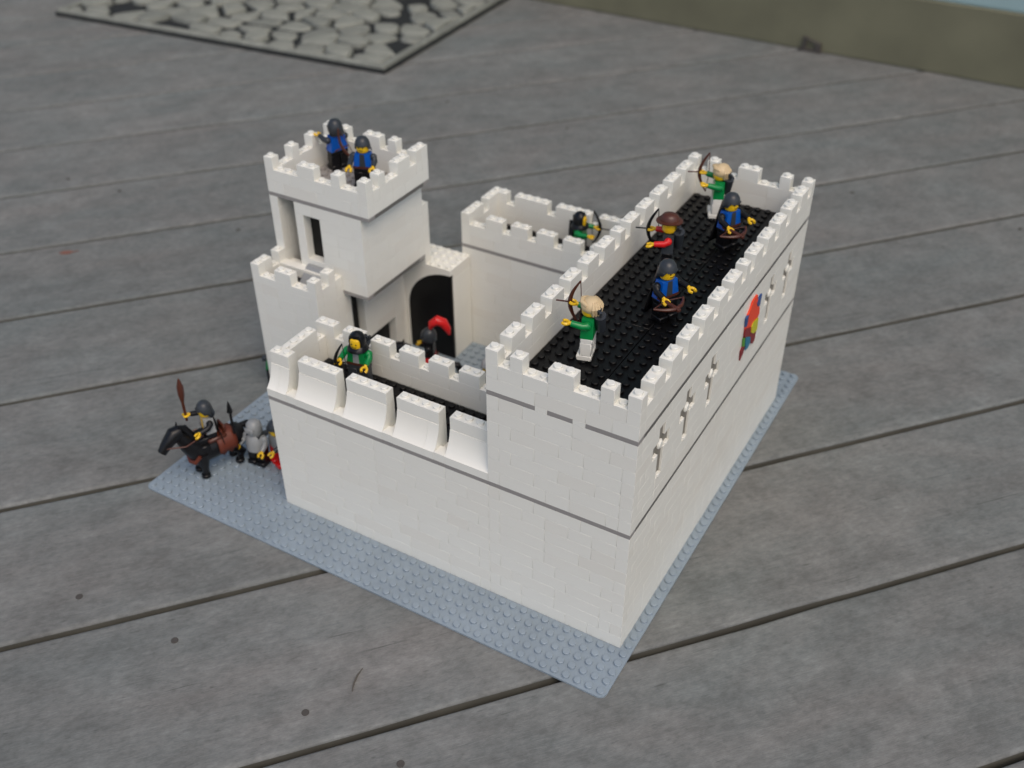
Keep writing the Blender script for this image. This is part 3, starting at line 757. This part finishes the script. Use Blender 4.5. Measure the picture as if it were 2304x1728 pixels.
def horse(x, y, rot, label, body=BLKF, cloth=RUST, face=None, scale=1.0):
    """faces -X in its own frame; 7 studs long"""
    h = thing('toy_horse', label, 'toy horse', (x, y, 0.0), rot, 'toy horses')
    b = MB()
    # barrel: lofted sections along x
    secs = [(-2.0, 2.55, .70, .80), (-1.4, 2.35, .92, 1.0), (-.4, 2.35, .95, .95), (.6, 2.35, .95, .95), (1.6, 2.45, 1.0, 1.05), (2.2, 2.6, .85, .85), (2.55, 2.7, .4, .45)]
    vs = []; n = 14
    for (sx, sz, ry, rz) in secs:
        for i in range(n): a = 2*math.pi*i/n; vs.append((sx, ry*math.cos(a), sz+rz*math.sin(a)))
    fs = [(k*n+i, k*n+(i+1) % n, (k+1)*n+(i+1) % n, (k+1)*n+i) for k in range(len(secs)-1) for i in range(n)]+[tuple(range(n)), tuple((len(secs)-1)*n+i for i in range(n))]
    b.add(vs, fs); b.build('body', body, h, True)
    MB().tube([(-1.5, 0, 2.6), (-2.2, 0, 3.5), (-2.6, 0, 4.4), (-2.9, 0, 4.9)], [.95, .72, .55, .42], 12).build('neck', body, h, True)
    hd = MB().tube([(-2.55, 0, 5.05), (-3.1, 0, 4.95), (-3.8, 0, 4.35), (-4.35, 0, 3.75)], [.50, .62, .48, .38], 12).tube([(-2.7, .22, 5.2), (-2.62, .28, 5.75)], [.16, .03], 6).tube([(-2.7, -.22, 5.2), (-2.62, -.28, 5.75)], [.16, .03], 6).build('head', body, h, True)
    if face: MB().tube([(-2.85, 0, 5.22), (-3.3, 0, 5.08), (-3.95, 0, 4.50), (-4.3, 0, 4.10)], [.28, .42, .34, .20], 8).build('face_guard', face, hd, True)
    MB().tube([(-2.75, 0, 5.45), (-2.2, 0, 5.1), (-1.8, 0, 4.3), (-1.35, 0, 3.5)], [.12, .30, .32, .15], 8).build('mane', BLKF, h, True)
    MB().tube([(2.35, 0, 3.2), (2.95, 0, 3.05), (3.3, 0, 2.2), (3.35, 0, 1.0), (3.2, 0, .4)], [.18, .34, .40, .34, .10], 9).build('tail', body, h, True)
    for lx, back in ((-1.45, False), (1.65, True)):
        for s_ in (-1, 1):
            if back: P = [(lx, s_*.55, 2.5), (lx-.25, s_*.58, 1.7), (lx+.35, s_*.58, 1.05), (lx+.1, s_*.58, .35), (lx-.05, s_*.58, .2)]
            else: P = [(lx, s_*.52, 2.5), (lx-.05, s_*.58, 1.6), (lx+.02, s_*.58, 1.05), (lx-.02, s_*.58, .35), (lx-.1, s_*.58, .2)]
            MB().tube(P, [.62, .50, .30, .26, .30], 9).cyl(lx-.05, s_*.58, .2, .5, .38, 10, .04).build('leg', body, h, True)
    if cloth:
        vs = []; fs = []
        for i in range(6):
            sx = -.1+.33*i
            for j in range(11):
                a = math.radians(-15+210*j/10); vs.append((sx, 1.12*math.cos(a), 2.45+1.18*math.sin(a)-(.35 if j in (0, 10) and i % 2 else 0)))
        for i in range(5):
            for j in range(10): fs.append((i*11+j, i*11+j+1, (i+1)*11+j+1, (i+1)*11+j))
        o = MB().add(vs, fs).build('barding', cloth, h, True); sm = o.modifiers.new('thick', 'SOLIDIFY'); sm.thickness = .08*SC
        MB().tube([(-1.75, -.95, 2.6), (-2.15, -.7, 2.0), (-2.3, 0, 1.8), (-2.15, .7, 2.0), (-1.75, .95, 2.6)], .17, 8).build('breast_strap', cloth, h, True)
    MB().box(-.75, -.85, 3.2, .85, .85, 3.55, .1).box(.72, -.6, 3.5, .95, .6, 4.2, .08).build('saddle', BROWN, h, True)
    MB().tube([(-4.1, -.36, 4.2), (-2.6, -.75, 3.9), (-1.0, -.55, 4.1)], .06, 6).tube([(-4.1, .36, 4.2), (-2.6, .75, 3.9), (-1.0, .55, 4.1)], .06, 6).build('rein', BROWN, h)
    return h
# rider outside the front left corner
hx = horse(4.2, 5.6, R_(70), 'black toy horse with rust red barding at the left corner of the baseplate')
hx.scale = (1.15, 1.15, 1.2)
f = figure(3.95, 5.45, 2.85, R_(-28), 'helmeted toy rider in grey and yellow on the black horse outside the castle', LTGREY, arm=BLKF, vest=YELLOW, head='helmet', hat=DKGREY, legs=BLKF, sit=True, cape=BLKF, armL=60, armR=95)
held('toy_club', 'spear', 'brown broad bladed toy weapon raised by the outside rider', f, 0, 0, club, BROWN, group=None)
# two foot soldiers beside the front left corner
f = figure(7.2, 8.0, 0.2, R_(5), 'toy knight in grey breastplate on foot between the black horse and the castle', DKGREY, arm=LTGREY, armour=LTGREY, head='knight', hat=LTGREY, legs=BLKF, armL=40, armR=35, spreadR=25)
held('toy_spear', 'spear', 'dark thin toy spear of the grey knight on foot', f, 0, 0, spear, BLKF, group='toy spears')
f = figure(9.0, 8.9, 0.2, R_(-20), 'toy soldier with red legs half hidden behind the front left castle corner', LTGREY, arm=DKGREY, head='helmet', hat=DKGREY, legs=RED, armL=60, armR=95)
# figure peeping behind the low turret
f = figure(-0.25, 19.3, -0.2, R_(-150), 'dark green toy figure at the foot of the low turret outside the left wall', GREEN, arm=DKGREY, head='hood', hat=DKGREY, legs=BLKF, armL=60, armR=60)
# plumed rider in the courtyard
hx = horse(14.6, 26.6, R_(25), 'black toy horse with grey face guard before the black arched gate in the courtyard', cloth=RED, face=SILVER)
f = figure(14.7, 26.7, 2.3, R_(-65), 'black toy knight with big red plume riding in the courtyard', BLKF, arm=BLKF, head='knight', hat=DKGREY, legs=RED, sit=True, armL=60, armR=60, plume=RED)

for o in list(bpy.data.objects):
    for k in ('hand0', 'hand1'):
        if k in o: del o[k]
